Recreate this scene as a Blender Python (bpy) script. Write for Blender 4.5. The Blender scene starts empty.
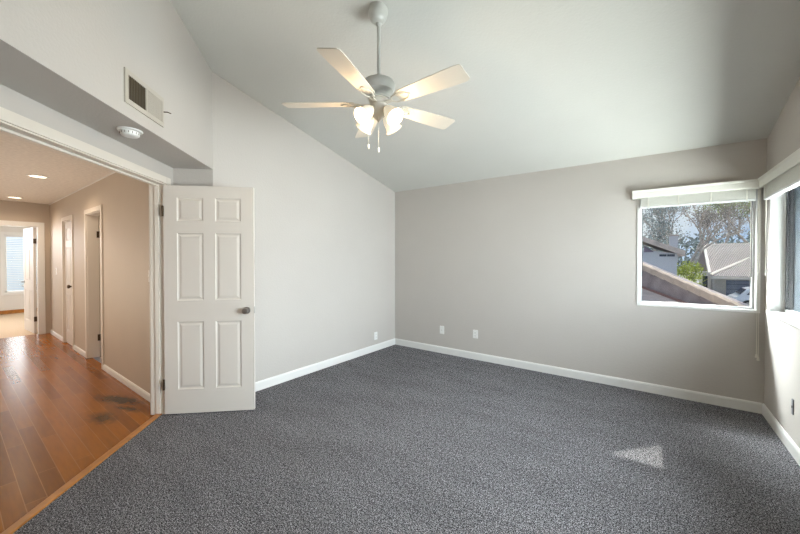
import bpy, bmesh, math, random
from mathutils import Vector, Matrix, noise

C = bpy.context.scene.collection
SC = bpy.context.scene
R = math.radians

# ------------------------------------------------------------------ camera
cd = bpy.data.cameras.new('camera')
cam = bpy.data.objects.new('camera', cd)
C.objects.link(cam)
cam.location = (0, 0, 1.4)
cam.rotation_euler = (R(90 - 0.66), 0, R(36.41))
cd.sensor_width = 36
cd.lens = 337.87 / 800 * 36
cd.shift_y = -0.0061
cd.clip_start = 0.02
cd.clip_end = 300
SC.camera = cam
SC.view_settings.view_transform = 'Standard'
SC.view_settings.look = 'None'
SC.view_settings.gamma = 1
SC.view_settings.exposure = 0.0
SC.cycles.use_denoising = True
SC.cycles.denoising_prefilter = 'NONE'
SC.cycles.max_bounces = 10
SC.cycles.diffuse_bounces = 6
SC.cycles.transparent_max_bounces = 12
SC.cycles.sample_clamp_indirect = 6
SC.cycles.caustics_reflective = False
SC.cycles.caustics_refractive = False
SC.cycles.use_light_tree = False

# ------------------------------------------------------------------ sky
W = bpy.data.worlds.new('sky')
SC.world = W
W.use_nodes = True
nt = W.node_tree
nt.nodes.clear()
wo = nt.nodes.new('ShaderNodeOutputWorld')
bg = nt.nodes.new('ShaderNodeBackground')
tc = nt.nodes.new('ShaderNodeTexCoord')
sep = nt.nodes.new('ShaderNodeSeparateXYZ')
rp = nt.nodes.new('ShaderNodeValToRGB')
rp.color_ramp.elements[0].position = 0.0
rp.color_ramp.elements[0].color = (0.55, 0.69, 0.90, 1)
rp.color_ramp.elements[1].position = 0.45
rp.color_ramp.elements[1].color = (0.28, 0.46, 0.85, 1)
nz_ = nt.nodes.new('ShaderNodeTexNoise')
nz_.inputs['Scale'].default_value = 5
nz_.inputs['Detail'].default_value = 5
cr = nt.nodes.new('ShaderNodeValToRGB')
cr.color_ramp.elements[0].position = 0.45
cr.color_ramp.elements[1].position = 0.62
mx = nt.nodes.new('ShaderNodeMixRGB')
mx.inputs['Color2'].default_value = (0.85, 0.88, 0.92, 1)
L = nt.links.new
L(tc.outputs['Generated'], sep.inputs[0])
L(sep.outputs['Z'], rp.inputs[0])
L(tc.outputs['Generated'], nz_.inputs['Vector'])
L(nz_.outputs['Fac'], cr.inputs[0])
L(cr.outputs[0], mx.inputs['Fac'])
L(rp.outputs[0], mx.inputs['Color1'])
L(mx.outputs[0], bg.inputs['Color'])
L(bg.outputs[0], wo.inputs[0])
bg.inputs['Strength'].default_value = 1.0

# ------------------------------------------------------------------ sun and large lights
def lamp(name, kind, loc, energy, color, direction=None, **kw):
    ld = bpy.data.lights.new(name, kind)
    ld.energy = energy
    ld.color = color
    for a, b in kw.items():
        setattr(ld, a, b)
    o = bpy.data.objects.new(name, ld)
    C.objects.link(o)
    o.location = loc
    if direction is not None:
        o.rotation_euler = Vector(direction).to_track_quat('-Z', 'Y').to_euler()
    return o

lamp('sun', 'SUN', (20, 25, 25), 7.5, (1.0, 0.95, 0.86), (-0.87, -1, -1.12), angle=R(0.5))
lamp('daylight_side_window', 'AREA', (1.30, 2.2, 1.50), 126, (0.86, 0.93, 1.0), (-1, 0.10, -0.30), shape='RECTANGLE', size=2.4, size_y=1.0, spread=R(118))
lamp('daylight_ground_bounce', 'AREA', (1.75, 2.8, 0.75), 175, (0.96, 1.0, 0.97), (-1, 0.0, 0.75), shape='RECTANGLE', size=2.6, size_y=1.0)
lamp('daylight_corner_sky', 'AREA', (-0.35, 4.95, 1.88), 33, (0.95, 0.98, 1.0), (0.8, -1, -0.9), shape='RECTANGLE', size=0.4, size_y=0.25, spread=R(80))
lamp('rear_fill', 'AREA', (-0.3, -1.3, 2.0), 3, (1.0, 0.88, 0.74), (-0.1, 0.8, 0.9), shape='RECTANGLE', size=1.4, size_y=1.0)  # added fill behind the camera, tilted at the ceiling
lamp('hall_fill', 'AREA', (-5.9, -0.26, 1.35), 50, (1.0, 0.88, 0.75), (0, 1, 0.25), shape='RECTANGLE', size=5.0, size_y=1.4)  # added fill along the solid left wall, brightens the hall
lamp('daylight_far_window', 'AREA', (-13.4, 1.34, 1.3), 28, (0.93, 0.97, 1.0), (1, -0.1, -0.15), shape='RECTANGLE', size=0.9, size_y=1.5)
lamp('far_room_fill', 'AREA', (-10.9, -0.3, 1.9), 75, (0.98, 0.98, 1.0), (0.35, 1, -0.5), shape='RECTANGLE', size=1.6, size_y=1.2)  # added unseen fill that brightens the far room walls
lamp('side_room_fill', 'AREA', (-5.8, 2.6, 2.3), 14, (1.0, 0.86, 0.70), (0, 0, -1), shape='RECTANGLE', size=0.8, size_y=0.8)  # added unseen fill so the side room is not black

# ------------------------------------------------------------------ materials
MATS = {}
def mat(name, color, rough=0.6, metal=0.0, noise_scale=None, noise_amt=0.08, bump=0.0, bump_scale=None, coat=0.0, emit=None, estr=0.0, spec=0.5):
    if name in MATS:
        return MATS[name]
    m = bpy.data.materials.new(name)
    m.use_nodes = True
    t = m.node_tree
    b = t.nodes['Principled BSDF']
    b.inputs['Base Color'].default_value = (*color, 1)
    b.inputs['Roughness'].default_value = rough
    b.inputs['Metallic'].default_value = metal
    b.inputs['Coat Weight'].default_value = coat
    b.inputs['Specular IOR Level'].default_value = spec
    if emit:
        b.inputs['Emission Color'].default_value = (*emit, 1)
        b.inputs['Emission Strength'].default_value = estr
    co = t.nodes.new('ShaderNodeTexCoord')
    if noise_scale:
        n = t.nodes.new('ShaderNodeTexNoise')
        n.inputs['Scale'].default_value = noise_scale
        n.inputs['Detail'].default_value = 4
        t.links.new(co.outputs['Object'], n.inputs['Vector'])
        r = t.nodes.new('ShaderNodeValToRGB')
        r.color_ramp.elements[0].position = 0.3
        r.color_ramp.elements[1].position = 0.7
        r.color_ramp.elements[0].color = (*[max(0, c * (1 - noise_amt)) for c in color], 1)
        r.color_ramp.elements[1].color = (*[min(1, c * (1 + noise_amt)) for c in color], 1)
        t.links.new(n.outputs['Fac'], r.inputs[0])
        t.links.new(r.outputs[0], b.inputs['Base Color'])
    if bump:
        n2 = t.nodes.new('ShaderNodeTexNoise')
        n2.inputs['Scale'].default_value = bump_scale or 60
        n2.inputs['Detail'].default_value = 3
        t.links.new(co.outputs['Object'], n2.inputs['Vector'])
        bp = t.nodes.new('ShaderNodeBump')
        bp.inputs['Strength'].default_value = bump
        bp.inputs['Distance'].default_value = 0.004
        t.links.new(n2.outputs['Fac'], bp.inputs['Height'])
        t.links.new(bp.outputs[0], b.inputs['Normal'])
    MATS[name] = m
    return m

WALL = mat('greige_wall_paint', (0.53, 0.50, 0.467), 0.75, noise_scale=1.5, noise_amt=0.02, bump=0.35, bump_scale=70)
HALLWALL = mat('tan_hall_paint', (0.52, 0.45, 0.37), 0.5, noise_scale=2, noise_amt=0.02, bump=0.4, bump_scale=70)
CEIL = mat('white_ceiling_paint', (0.66, 0.66, 0.63), 0.85, noise_scale=2, noise_amt=0.015, bump=0.4, bump_scale=55)
HALLCEIL = mat('textured_hall_ceiling', (0.74, 0.70, 0.64), 0.85, noise_scale=30, noise_amt=0.08, bump=0.9, bump_scale=45)
TRIM = mat('white_trim_paint', (0.80, 0.80, 0.78), 0.4)
WARMTRIM = mat('warm_lit_trim_paint', (0.72, 0.67, 0.60), 0.4)  # white trim with the hall's warm light put into its colour
DOORW = mat('white_door_paint', (0.68, 0.635, 0.58), 0.4)
FARWALL = mat('pale_room_paint', (0.74, 0.72, 0.68), 0.8)
VINYL = mat('white_vinyl', (0.82, 0.83, 0.82), 0.35)
BLIND = mat('off_white_slats', (0.80, 0.80, 0.74), 0.45)
CORD = mat('cord', (0.82, 0.80, 0.72), 0.7)
FANW = mat('fan_white_enamel', (0.50, 0.50, 0.47), 0.35)
BLADE = mat('fan_blade_white', (0.60, 0.56, 0.49), 0.45)
BRONZE = mat('dark_bronze', (0.10, 0.07, 0.045), 0.4, 0.8)
NICKEL = mat('satin_nickel', (0.42, 0.40, 0.38), 0.3, 1.0)
PLATE = mat('white_plastic', (0.82, 0.82, 0.80), 0.4)
SLOT = mat('socket_slot', (0.06, 0.06, 0.06), 0.6)
DARKMETAL = mat('vent_dark', (0.09, 0.075, 0.055), 0.7)
VENTC = mat('vent_paint', (0.50, 0.46, 0.40), 0.55)
WINBLACK = mat('gap_shadow_and_screen_frame', (0.04, 0.04, 0.045), 0.5)  # near-black for the painted gap shadow and the screen frame
FARCARP = mat('tan_carpet', (0.58, 0.44, 0.30), 0.95, noise_scale=60, noise_amt=0.1)
OAK = mat('oak_strip', (0.42, 0.17, 0.035), 0.3, noise_scale=14, noise_amt=0.25)

def glass_mat():
    m = bpy.data.materials.new('window_glass')
    m.use_nodes = True
    t = m.node_tree
    t.nodes.clear()
    o = t.nodes.new('ShaderNodeOutputMaterial')
    tr = t.nodes.new('ShaderNodeBsdfTransparent')
    tr.inputs[0].default_value = (0.96, 0.98, 0.97, 1)
    gl = t.nodes.new('ShaderNodeBsdfGlossy')
    gl.inputs['Roughness'].default_value = 0.02
    mi = t.nodes.new('ShaderNodeMixShader')
    mi.inputs[0].default_value = 0.012
    t.links.new(tr.outputs[0], mi.inputs[1])
    t.links.new(gl.outputs[0], mi.inputs[2])
    t.links.new(mi.outputs[0], o.inputs[0])
    return m
GLASS = glass_mat()

def screen_mat():
    m = bpy.data.materials.new('insect_screen')
    m.use_nodes = True
    t = m.node_tree
    t.nodes.clear()
    o = t.nodes.new('ShaderNodeOutputMaterial')
    tr = t.nodes.new('ShaderNodeBsdfTransparent')
    df = t.nodes.new('ShaderNodeBsdfDiffuse')
    df.inputs[0].default_value = (0.24, 0.26, 0.30, 1)
    lw = t.nodes.new('ShaderNodeLayerWeight')
    lw.inputs[0].default_value = 0.5
    mr = t.nodes.new('ShaderNodeMapRange')
    mr.inputs['From Min'].default_value = 0.55
    mr.inputs['To Min'].default_value = 0.08
    mr.inputs['To Max'].default_value = 0.95
    mr.inputs['From Max'].default_value = 0.9
    mi = t.nodes.new('ShaderNodeMixShader')
    t.links.new(lw.outputs['Facing'], mr.inputs['Value'])
    t.links.new(mr.outputs[0], mi.inputs[0])
    t.links.new(tr.outputs[0], mi.inputs[1])
    t.links.new(df.outputs[0], mi.inputs[2])
    t.links.new(mi.outputs[0], o.inputs[0])
    return m
SCREEN = screen_mat()

def carpet_mat():
    m = bpy.data.materials.new('grey_carpet')
    m.use_nodes = True
    t = m.node_tree
    b = t.nodes['Principled BSDF']
    b.inputs['Roughness'].default_value = 1.0
    b.inputs['Specular IOR Level'].default_value = 0.1
    b.inputs['Sheen Weight'].default_value = 0.0
    co = t.nodes.new('ShaderNodeTexCoord')
    def nse(scale, detail, src=None, rough=0.5):
        n = t.nodes.new('ShaderNodeTexNoise')
        n.inputs['Scale'].default_value = scale
        n.inputs['Detail'].default_value = detail
        n.inputs['Roughness'].default_value = rough
        t.links.new(src or co.outputs['Object'], n.inputs['Vector'])
        return n
    fine = nse(150, 2, rough=0.9)
    ramp = t.nodes.new('ShaderNodeValToRGB')
    e = ramp.color_ramp.elements
    e[0].position = 0.42
    e[0].color = (0.010, 0.010, 0.011, 1)
    e[1].position = 0.57
    e[1].color = (0.37, 0.365, 0.39, 1)
    k = e.new(0.50)
    k.color = (0.072, 0.071, 0.077, 1)
    t.links.new(fine.outputs['Fac'], ramp.inputs[0])
    # brushed pile strokes: broad streaks where the pile lies the other way
    mp = t.nodes.new('ShaderNodeMapping')
    mp.inputs['Rotation'].default_value = (0, 0, R(38))
    mp.inputs['Scale'].default_value = (1.0, 3.2, 1)
    t.links.new(co.outputs['Object'], mp.inputs[0])
    big = nse(1.6, 3, mp.outputs[0], 0.6)
    mr = t.nodes.new('ShaderNodeMapRange')
    mr.inputs['From Min'].default_value = 0.35
    mr.inputs['From Max'].default_value = 0.65
    mr.inputs['To Min'].default_value = 0.90
    mr.inputs['To Max'].default_value = 1.10
    t.links.new(big.outputs['Fac'], mr.inputs['Value'])
    tuft = nse(48, 2, rough=0.7)
    mt = t.nodes.new('ShaderNodeMapRange')
    mt.inputs['From Min'].default_value = 0.35
    mt.inputs['From Max'].default_value = 0.65
    mt.inputs['To Min'].default_value = 0.65
    mt.inputs['To Max'].default_value = 1.35
    t.links.new(tuft.outputs['Fac'], mt.inputs['Value'])
    mm = t.nodes.new('ShaderNodeMath')
    mm.operation = 'MULTIPLY'
    t.links.new(mr.outputs[0], mm.inputs[0])
    t.links.new(mt.outputs[0], mm.inputs[1])
    mul = t.nodes.new('ShaderNodeVectorMath')
    mul.operation = 'SCALE'
    t.links.new(ramp.outputs[0], mul.inputs[0])
    t.links.new(mm.outputs[0], mul.inputs['Scale'])
    t.links.new(mul.outputs[0], b.inputs['Base Color'])
    bp = t.nodes.new('ShaderNodeBump')
    bp.inputs['Strength'].default_value = 0.4
    bp.inputs['Distance'].default_value = 0.008
    t.links.new(fine.outputs['Fac'], bp.inputs['Height'])
    t.links.new(bp.outputs[0], b.inputs['Normal'])
    return m
CARPET = carpet_mat()

def wood_floor_mat():
    m = bpy.data.materials.new('glossy_wood_planks')
    m.use_nodes = True
    t = m.node_tree
    b = t.nodes['Principled BSDF']
    b.inputs['Roughness'].default_value = 0.25
    b.inputs['Specular IOR Level'].default_value = 0.28
    b.inputs['Coat Weight'].default_value = 0.0
    b.inputs['Coat Roughness'].default_value = 0.12
    co = t.nodes.new('ShaderNodeTexCoord')
    br = t.nodes.new('ShaderNodeTexBrick')
    br.offset = 0.37
    br.inputs['Scale'].default_value = 1
    br.inputs['Brick Width'].default_value = 0.95
    br.inputs['Row Height'].default_value = 0.089
    br.inputs['Mortar Size'].default_value = 0.0022
    br.inputs['Mortar Smooth'].default_value = 0.3
    br.inputs['Color1'].default_value = (0.19, 0.058, 0.004, 1)
    br.inputs['Color2'].default_value = (0.32, 0.102, 0.007, 1)
    br.inputs['Mortar'].default_value = (0.36, 0.15, 0.04, 1)
    t.links.new(co.outputs['Object'], br.inputs['Vector'])
    mp = t.nodes.new('ShaderNodeMapping')
    mp.inputs['Scale'].default_value = (5, 45, 1)
    t.links.new(co.outputs['Object'], mp.inputs[0])
    g = t.nodes.new('ShaderNodeTexNoise')
    g.inputs['Scale'].default_value = 1.0
    g.inputs['Detail'].default_value = 6
    t.links.new(mp.outputs[0], g.inputs['Vector'])
    mr = t.nodes.new('ShaderNodeMapRange')
    mr.inputs['To Min'].default_value = 0.72
    mr.inputs['To Max'].default_value = 1.25
    t.links.new(g.outputs['Fac'], mr.inputs['Value'])
    mul = t.nodes.new('ShaderNodeVectorMath')
    mul.operation = 'SCALE'
    t.links.new(br.outputs['Color'], mul.inputs[0])
    t.links.new(mr.outputs[0], mul.inputs['Scale'])
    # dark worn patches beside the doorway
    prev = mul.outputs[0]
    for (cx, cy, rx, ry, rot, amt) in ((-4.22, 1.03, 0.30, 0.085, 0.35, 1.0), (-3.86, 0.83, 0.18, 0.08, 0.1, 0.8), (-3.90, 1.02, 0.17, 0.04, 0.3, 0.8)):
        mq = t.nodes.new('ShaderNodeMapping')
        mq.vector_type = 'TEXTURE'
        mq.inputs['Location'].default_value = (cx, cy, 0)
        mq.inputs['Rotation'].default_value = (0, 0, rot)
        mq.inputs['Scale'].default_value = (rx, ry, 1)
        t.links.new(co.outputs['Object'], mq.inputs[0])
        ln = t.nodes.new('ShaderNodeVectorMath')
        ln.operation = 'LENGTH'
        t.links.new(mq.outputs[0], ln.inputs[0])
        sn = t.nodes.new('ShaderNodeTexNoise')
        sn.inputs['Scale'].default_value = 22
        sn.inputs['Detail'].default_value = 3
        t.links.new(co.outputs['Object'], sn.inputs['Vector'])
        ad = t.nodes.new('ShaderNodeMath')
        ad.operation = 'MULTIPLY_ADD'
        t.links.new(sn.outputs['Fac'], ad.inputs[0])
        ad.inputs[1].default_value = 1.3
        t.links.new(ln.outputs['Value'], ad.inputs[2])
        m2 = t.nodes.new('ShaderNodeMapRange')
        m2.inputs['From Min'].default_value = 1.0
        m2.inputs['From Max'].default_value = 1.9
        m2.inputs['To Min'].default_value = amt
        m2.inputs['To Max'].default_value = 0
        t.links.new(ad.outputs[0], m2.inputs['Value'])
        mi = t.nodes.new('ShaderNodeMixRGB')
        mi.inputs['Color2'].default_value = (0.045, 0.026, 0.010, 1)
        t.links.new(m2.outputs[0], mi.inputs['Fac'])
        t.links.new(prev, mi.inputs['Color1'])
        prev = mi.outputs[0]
    t.links.new(prev, b.inputs['Base Color'])
    wv = t.nodes.new('ShaderNodeTexNoise')
    wv.inputs['Scale'].default_value = 9
    t.links.new(co.outputs['Object'], wv.inputs['Vector'])
    bp = t.nodes.new('ShaderNodeBump')
    bp.inputs['Strength'].default_value = 0.02
    bp.inputs['Distance'].default_value = 0.01
    t.links.new(wv.outputs['Fac'], bp.inputs['Height'])
    t.links.new(bp.outputs[0], b.inputs['Normal'])
    return m
WOOD = wood_floor_mat()

def tile_mat():
    m = bpy.data.materials.new('roof_tiles')
    m.use_nodes = True
    t = m.node_tree
    b = t.nodes['Principled BSDF']
    b.inputs['Roughness'].default_value = 0.85
    co = t.nodes.new('ShaderNodeTexCoord')
    w = t.nodes.new('ShaderNodeTexWave')
    w.wave_type = 'BANDS'
    w.bands_direction = 'X'
    w.inputs['Scale'].default_value = 3.2
    w.inputs['Phase Offset'].default_value = 0.4
    w.inputs['Distortion'].default_value = 0.6
    t.links.new(co.outputs['Object'], w.inputs['Vector'])
    w2 = t.nodes.new('ShaderNodeTexWave')
    w2.bands_direction = 'Y'
    w2.inputs['Scale'].default_value = 1.6
    t.links.new(co.outputs['Object'], w2.inputs['Vector'])
    ad = t.nodes.new('ShaderNodeMath')
    ad.operation = 'MULTIPLY_ADD'
    ad.inputs[1].default_value = 0.35
    t.links.new(w2.outputs['Fac'], ad.inputs[0])
    t.links.new(w.outputs['Fac'], ad.inputs[2])
    r = t.nodes.new('ShaderNodeValToRGB')
    r.color_ramp.elements[0].color = (0.22, 0.185, 0.17, 1)
    r.color_ramp.elements[1].color = (0.50, 0.43, 0.40, 1)
    t.links.new(ad.outputs[0], r.inputs[0])
    t.links.new(r.outputs[0], b.inputs['Base Color'])
    bp = t.nodes.new('ShaderNodeBump')
    bp.inputs['Distance'].default_value = 0.05
    t.links.new(w.outputs['Fac'], bp.inputs['Height'])
    t.links.new(bp.outputs[0], b.inputs['Normal'])
    return m
TILES = tile_mat()
STUCCO = mat('beige_stucco', (0.50, 0.45, 0.40), 0.9, noise_scale=3, noise_amt=0.08)
WHITEWALL = mat('white_siding', (0.62, 0.62, 0.64), 0.9)
FASCIA = mat('cream_fascia', (0.75, 0.68, 0.60), 0.6)
GARAGE = mat('slate_blue_garage', (0.12, 0.14, 0.20), 0.5)
DARKWIN = mat('dark_glazing', (0.06, 0.07, 0.10), 0.15)
SHINGLE = mat('brown_shingles', (0.36, 0.28, 0.25), 0.95, noise_scale=7, noise_amt=0.30)
RIDGE = mat('tan_ridge_caps', (0.62, 0.50, 0.40), 0.9, noise_scale=6, noise_amt=0.15)
FLASH = mat('rust_flashing', (0.30, 0.17, 0.14), 0.8)
BARK = mat('pale_bark', (0.50, 0.44, 0.38), 0.9, noise_scale=8, noise_amt=0.3)
LEAFG = mat('olive_leaves', (0.36, 0.40, 0.18), 0.8, noise_scale=0.9, noise_amt=0.7)
LEAFD = mat('grey_green_leaves', (0.32, 0.36, 0.34), 0.85, noise_scale=0.7, noise_amt=0.6)
LEAFT = mat('brown_grey_twigs', (0.33, 0.29, 0.25), 0.9, noise_scale=0.8, noise_amt=0.4)
LEAFY = mat('yellow_green_leaves', (0.42, 0.46, 0.10), 0.8, noise_scale=2, noise_amt=0.4)
CARW = mat('white_car_paint', (0.80, 0.81, 0.83), 0.25, coat=0.4)
RUBBER = mat('tyre_rubber', (0.03, 0.03, 0.03), 0.8)
ASPH = mat('pale_driveway', (0.45, 0.44, 0.42), 0.95, noise_scale=0.6, noise_amt=0.12)

# ------------------------------------------------------------------ builders
WM = {}          # world matrix of every empty or mesh made here
class MB:
    def __init__(self, f=None):
        self.bm = bmesh.new()
        self.f = f or (lambda v: Vector(v))
    def v(self, p):
        return self.bm.verts.new(self.f(p))
    def face(self, pts):
        vs = [self.v(p) for p in pts]
        return self.bm.faces.new(vs)
    def box(self, x0, x1, y0, y1, z0, z1):
        v = [self.v((x, y, z)) for z in (z0, z1) for y in (y0, y1) for x in (x0, x1)]
        for q in ((0, 2, 3, 1), (4, 5, 7, 6), (0, 1, 5, 4), (2, 6, 7, 3), (0, 4, 6, 2), (1, 3, 7, 5)):
            self.bm.faces.new([v[i] for i in q])
        return self
    def prism(self, poly, z0, z1):
        a = z0 if callable(z0) else (lambda x, y: z0)
        b = z1 if callable(z1) else (lambda x, y: z1)
        lo = [self.v((x, y, a(x, y))) for x, y in poly]
        hi = [self.v((x, y, b(x, y))) for x, y in poly]
        n = len(poly)
        self.bm.faces.new(lo[::-1])
        self.bm.faces.new(hi)
        for i in range(n):
            j = (i + 1) % n
            self.bm.faces.new((lo[i], lo[j], hi[j], hi[i]))
        return self
    def slab(self, pts, t):
        """solid plate: polygon of 3D points with thickness vector t"""
        t = Vector(t)
        lo = [self.v(p) for p in pts]
        hi = [self.v(Vector(p) + t) for p in pts]
        n = len(pts)
        self.bm.faces.new(lo[::-1])
        self.bm.faces.new(hi)
        for i in range(n):
            j = (i + 1) % n
            self.bm.faces.new((lo[i], lo[j], hi[j], hi[i]))
        return self
    def tube(self, pts, r, seg=8, cap=True):
        pts = [Vector(p) for p in pts]
        rs = r if isinstance(r, (list, tuple)) else [r] * len(pts)
        rings = []
        for i, p in enumerate(pts):
            d = (pts[min(i + 1, len(pts) - 1)] - pts[max(i - 1, 0)]).normalized()
            a = d.cross(Vector((0, 0, 1)))
            if a.length < 1e-3:
                a = d.cross(Vector((1, 0, 0)))
            a.normalize()
            b = d.cross(a)
            rings.append([self.v(p + (a * math.cos(2 * math.pi * k / seg) + b * math.sin(2 * math.pi * k / seg)) * rs[i]) for k in range(seg)])
        for i in range(len(rings) - 1):
            for k in range(seg):
                j = (k + 1) % seg
                self.bm.faces.new((rings[i][k], rings[i][j], rings[i + 1][j], rings[i + 1][k]))
        if cap:
            self.bm.faces.new(rings[0][::-1])
            self.bm.faces.new(rings[-1])
        return self
    def lathe(self, prof, M=None, seg=28, cap=True, closed=False):
        """profile of (radius, height); M places it"""
        M = M or Matrix()
        rings = []
        for r, z in prof:
            rings.append([self.v(M @ Vector((r * math.cos(2 * math.pi * k / seg), r * math.sin(2 * math.pi * k / seg), z))) for k in range(seg)])
        for i in range(len(rings) - 1 + (1 if closed else 0)):
            n = (i + 1) % len(rings)
            for k in range(seg):
                j = (k + 1) % seg
                self.bm.faces.new((rings[i][k], rings[i][j], rings[n][j], rings[n][k]))
        if cap and not closed:
            self.bm.faces.new(rings[0][::-1])
            self.bm.faces.new(rings[-1])
        return self
    def build(self, name, m, parent=None, bevel=0.0, smooth=False, keep=False):
        bmesh.ops.recalc_face_normals(self.bm, faces=self.bm.faces[:])
        if bevel:
            es = [e for e in self.bm.edges if e.calc_face_angle(0) > 0.5]
            try:
                bmesh.ops.bevel(self.bm, geom=es, offset=bevel, segments=2, profile=0.5, affect='EDGES', clamp_overlap=True)
            except Exception:
                pass
        if parent is not None:
            M = WM[parent.name]
        elif keep:
            M = Matrix()
        else:
            xs = [v.co for v in self.bm.verts]
            M = Matrix.Translation(((min(c.x for c in xs) + max(c.x for c in xs)) / 2, (min(c.y for c in xs) + max(c.y for c in xs)) / 2, min(c.z for c in xs)))
        self.bm.transform(M.inverted())
        me = bpy.data.meshes.new(name)
        self.bm.to_mesh(me)
        self.bm.free()
        if smooth:
            me.polygons.foreach_set('use_smooth', [True] * len(me.polygons))
            me.set_sharp_from_angle(angle=R(40))
        me.materials.append(m)
        o = bpy.data.objects.new(name, me)
        C.objects.link(o)
        if parent is not None:
            o.parent = parent
            WM[o.name] = M
        else:
            o.matrix_world = M
            WM[o.name] = M
        return o

def thing(name, loc, rz=0.0, label=None, cat=None, group=None, kind=None):
    o = bpy.data.objects.new(name, None)
    o.empty_display_size = 0.1
    C.objects.link(o)
    M = Matrix.Translation(loc) @ Matrix.Rotation(rz, 4, 'Z')
    o.matrix_world = M
    WM[o.name] = M
    return tag(o, label, cat, group, kind)

def tag(o, label=None, cat=None, group=None, kind=None):
    if label: o['label'] = label
    if cat: o['category'] = cat
    if group: o['group'] = group
    if kind: o['kind'] = kind
    return o

def struct(o):
    o['kind'] = 'structure'
    return o

# ------------------------------------------------------------------ room dimensions
XA, YB, XC = -3.326, 4.374, 0.8385
YR = -2.25
H0, SL = 2.470, 0.2429
def cz(x, y): return H0 + SL * (YB - y)
q = Vector((XA, 1.529, 0))
dd = Vector((0.6889, -0.7249, 0))      # along the diagonal wall
nn = Vector((-0.7249, -0.6889, 0))     # into it, away from the room
ND = 0.349
def DK(v):
    k, d, z = v
    return q + dd * k + nn * d + Vector((0, 0, z))
def dk2(k, d):
    p = DK((k, d, 0))
    return (p.x, p.y)
TW = 0.12
KO0, KO1 = 0.145, 1.74       # door opening along the diagonal wall
KE = 2.62

# floor: carpet, hall planks, far room
fl_poly = [(XA, YB), (XC, YB), (XC, YR), (-1.53, YR), dk2(KE, 0), dk2(KE, 0.41), dk2(0, 0.41), (XA, 1.529)]
struct(MB().prism(fl_poly, -0.12, 0).build('floor', CARPET, keep=True))
hl = [dk2(-0.2, 0.41), dk2(KE, 0.41), (-2.3, -0.3), (-9.12, -0.3), (-9.12, 1.25), (-3.75, 1.25)]
struct(MB().prism(hl, -0.12, -0.004).build('floor_hall', WOOD, keep=True))
struct(MB().box(-13.2, -9.12, -1.6, 2.6, -0.12, -0.004).build('floor_far_room', FARCARP))
struct(MB(DK).box(0.0, KO1 + 0.2, 0.385, 0.435, -0.01, 0.010).build('trim_1', OAK, bevel=0.004))

# sloping ceiling
struct(MB().prism([(-3.6, YB + 0.13), (XC + 0.1, YB + 0.13), (XC + 0.1, YR - 0.1), (-3.6, YR - 0.1)], cz, lambda x, y: cz(x, y) + 0.1).build('ceiling', CEIL, keep=True))
struct(MB().prism([(-10, 5.0), (3.3, 5.0), (3.3, YR - 0.4), (-10, YR - 0.4)], lambda x, y: cz(x, y) + 0.11, lambda x, y: cz(x, y) + 0.25).build('ceiling_roof_deck', SHINGLE, keep=True))  # unseen overhang past the walls is sized to block part of the sun

top = lambda x, y: cz(x, y) + 0.05
# far-left wall (plane x = XA) with the corner block that returns into the niche
wl = MB()
a1, a2 = dk2(0, 0.0), dk2(0, 0.47)
wl.prism([(XA, YB + 0.13), (XA, 1.529), (a2[0], a2[1]), (-3.72, 1.32), (-3.50, 1.60), (-3.46, YB + 0.13)], 0, top)
struct(wl.build('wall_left', WALL, keep=True))
# diagonal wall over and around the double doorway
wd = MB(DK)
def dbox(k0, k1, d0, d1, z0, z1):
    P = [dk2(k0, d0), dk2(k1, d0), dk2(k1, d1), dk2(k0, d1)]
    MBx.prism(P, z0, z1)
MBx = MB()
dbox(0.0, KE, 0.0, 0.469, 2.24, top)
dbox(0.001, KO0 - 0.02, ND, 0.469, 0, 2.24)
dbox(KO0 - 0.02, KO1 + 0.02, ND, 0.469, 2.075, 2.24)
dbox(KO1 + 0.02, KE, ND, 0.469, 0, 2.24)
dbox(KE, KE + 0.12, 0.0, 0.469, 0, top)
struct(MBx.build('wall_diagonal', WALL, keep=True))
# far wall with window opening
WX0, WX1, WZ0, WZ1 = -0.083, 0.785, 0.925, 2.03
wf = MB()
wf.box(XA - 0.12, WX0, YB, YB + 0.13, 0, H0 + 0.02)
wf.box(WX1, XC + 0.13, YB, YB + 0.13, 0, H0 + 0.02)
wf.box(WX0, WX1, YB, YB + 0.13, 0, WZ0)
wf.box(WX0, WX1, YB, YB + 0.13, WZ1, H0 + 0.02)
struct(wf.build('wall_far', WALL, keep=True))
# right wall with window opening
CY0, CY1 = 0.6, 4.25
CZ0, CZ1 = 0.925, 2.03
wr = MB()
wr.prism([(XC, CY1), (XC + 0.13, CY1), (XC + 0.13, YB), (XC, YB)], 0, top)
wr.prism([(XC, YR), (XC + 0.13, YR), (XC + 0.13, CY0), (XC, CY0)], 0, top)
wr.prism([(XC, CY0), (XC + 0.13, CY0), (XC + 0.13, CY1), (XC, CY1)], 0, CZ0)
wr.prism([(XC, CY0), (XC + 0.13, CY0), (XC + 0.13, CY1), (XC, CY1)], CZ1, top)
struct(wr.build('wall_right', WALL, keep=True))
wb = MB()
wb.prism([(-1.65, YR - 0.12), (XC + 0.13, YR - 0.12), (XC + 0.13, YR), (-1.65, YR)], 0, top)
e = dk2(KE + 0.02, 0.1)
wb.prism([(-1.53, YR), (-1.65, YR), (-1.65, e[1]), (-1.53, e[1])], 0, top)
struct(wb.build('wall_back', WALL, keep=True))

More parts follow.
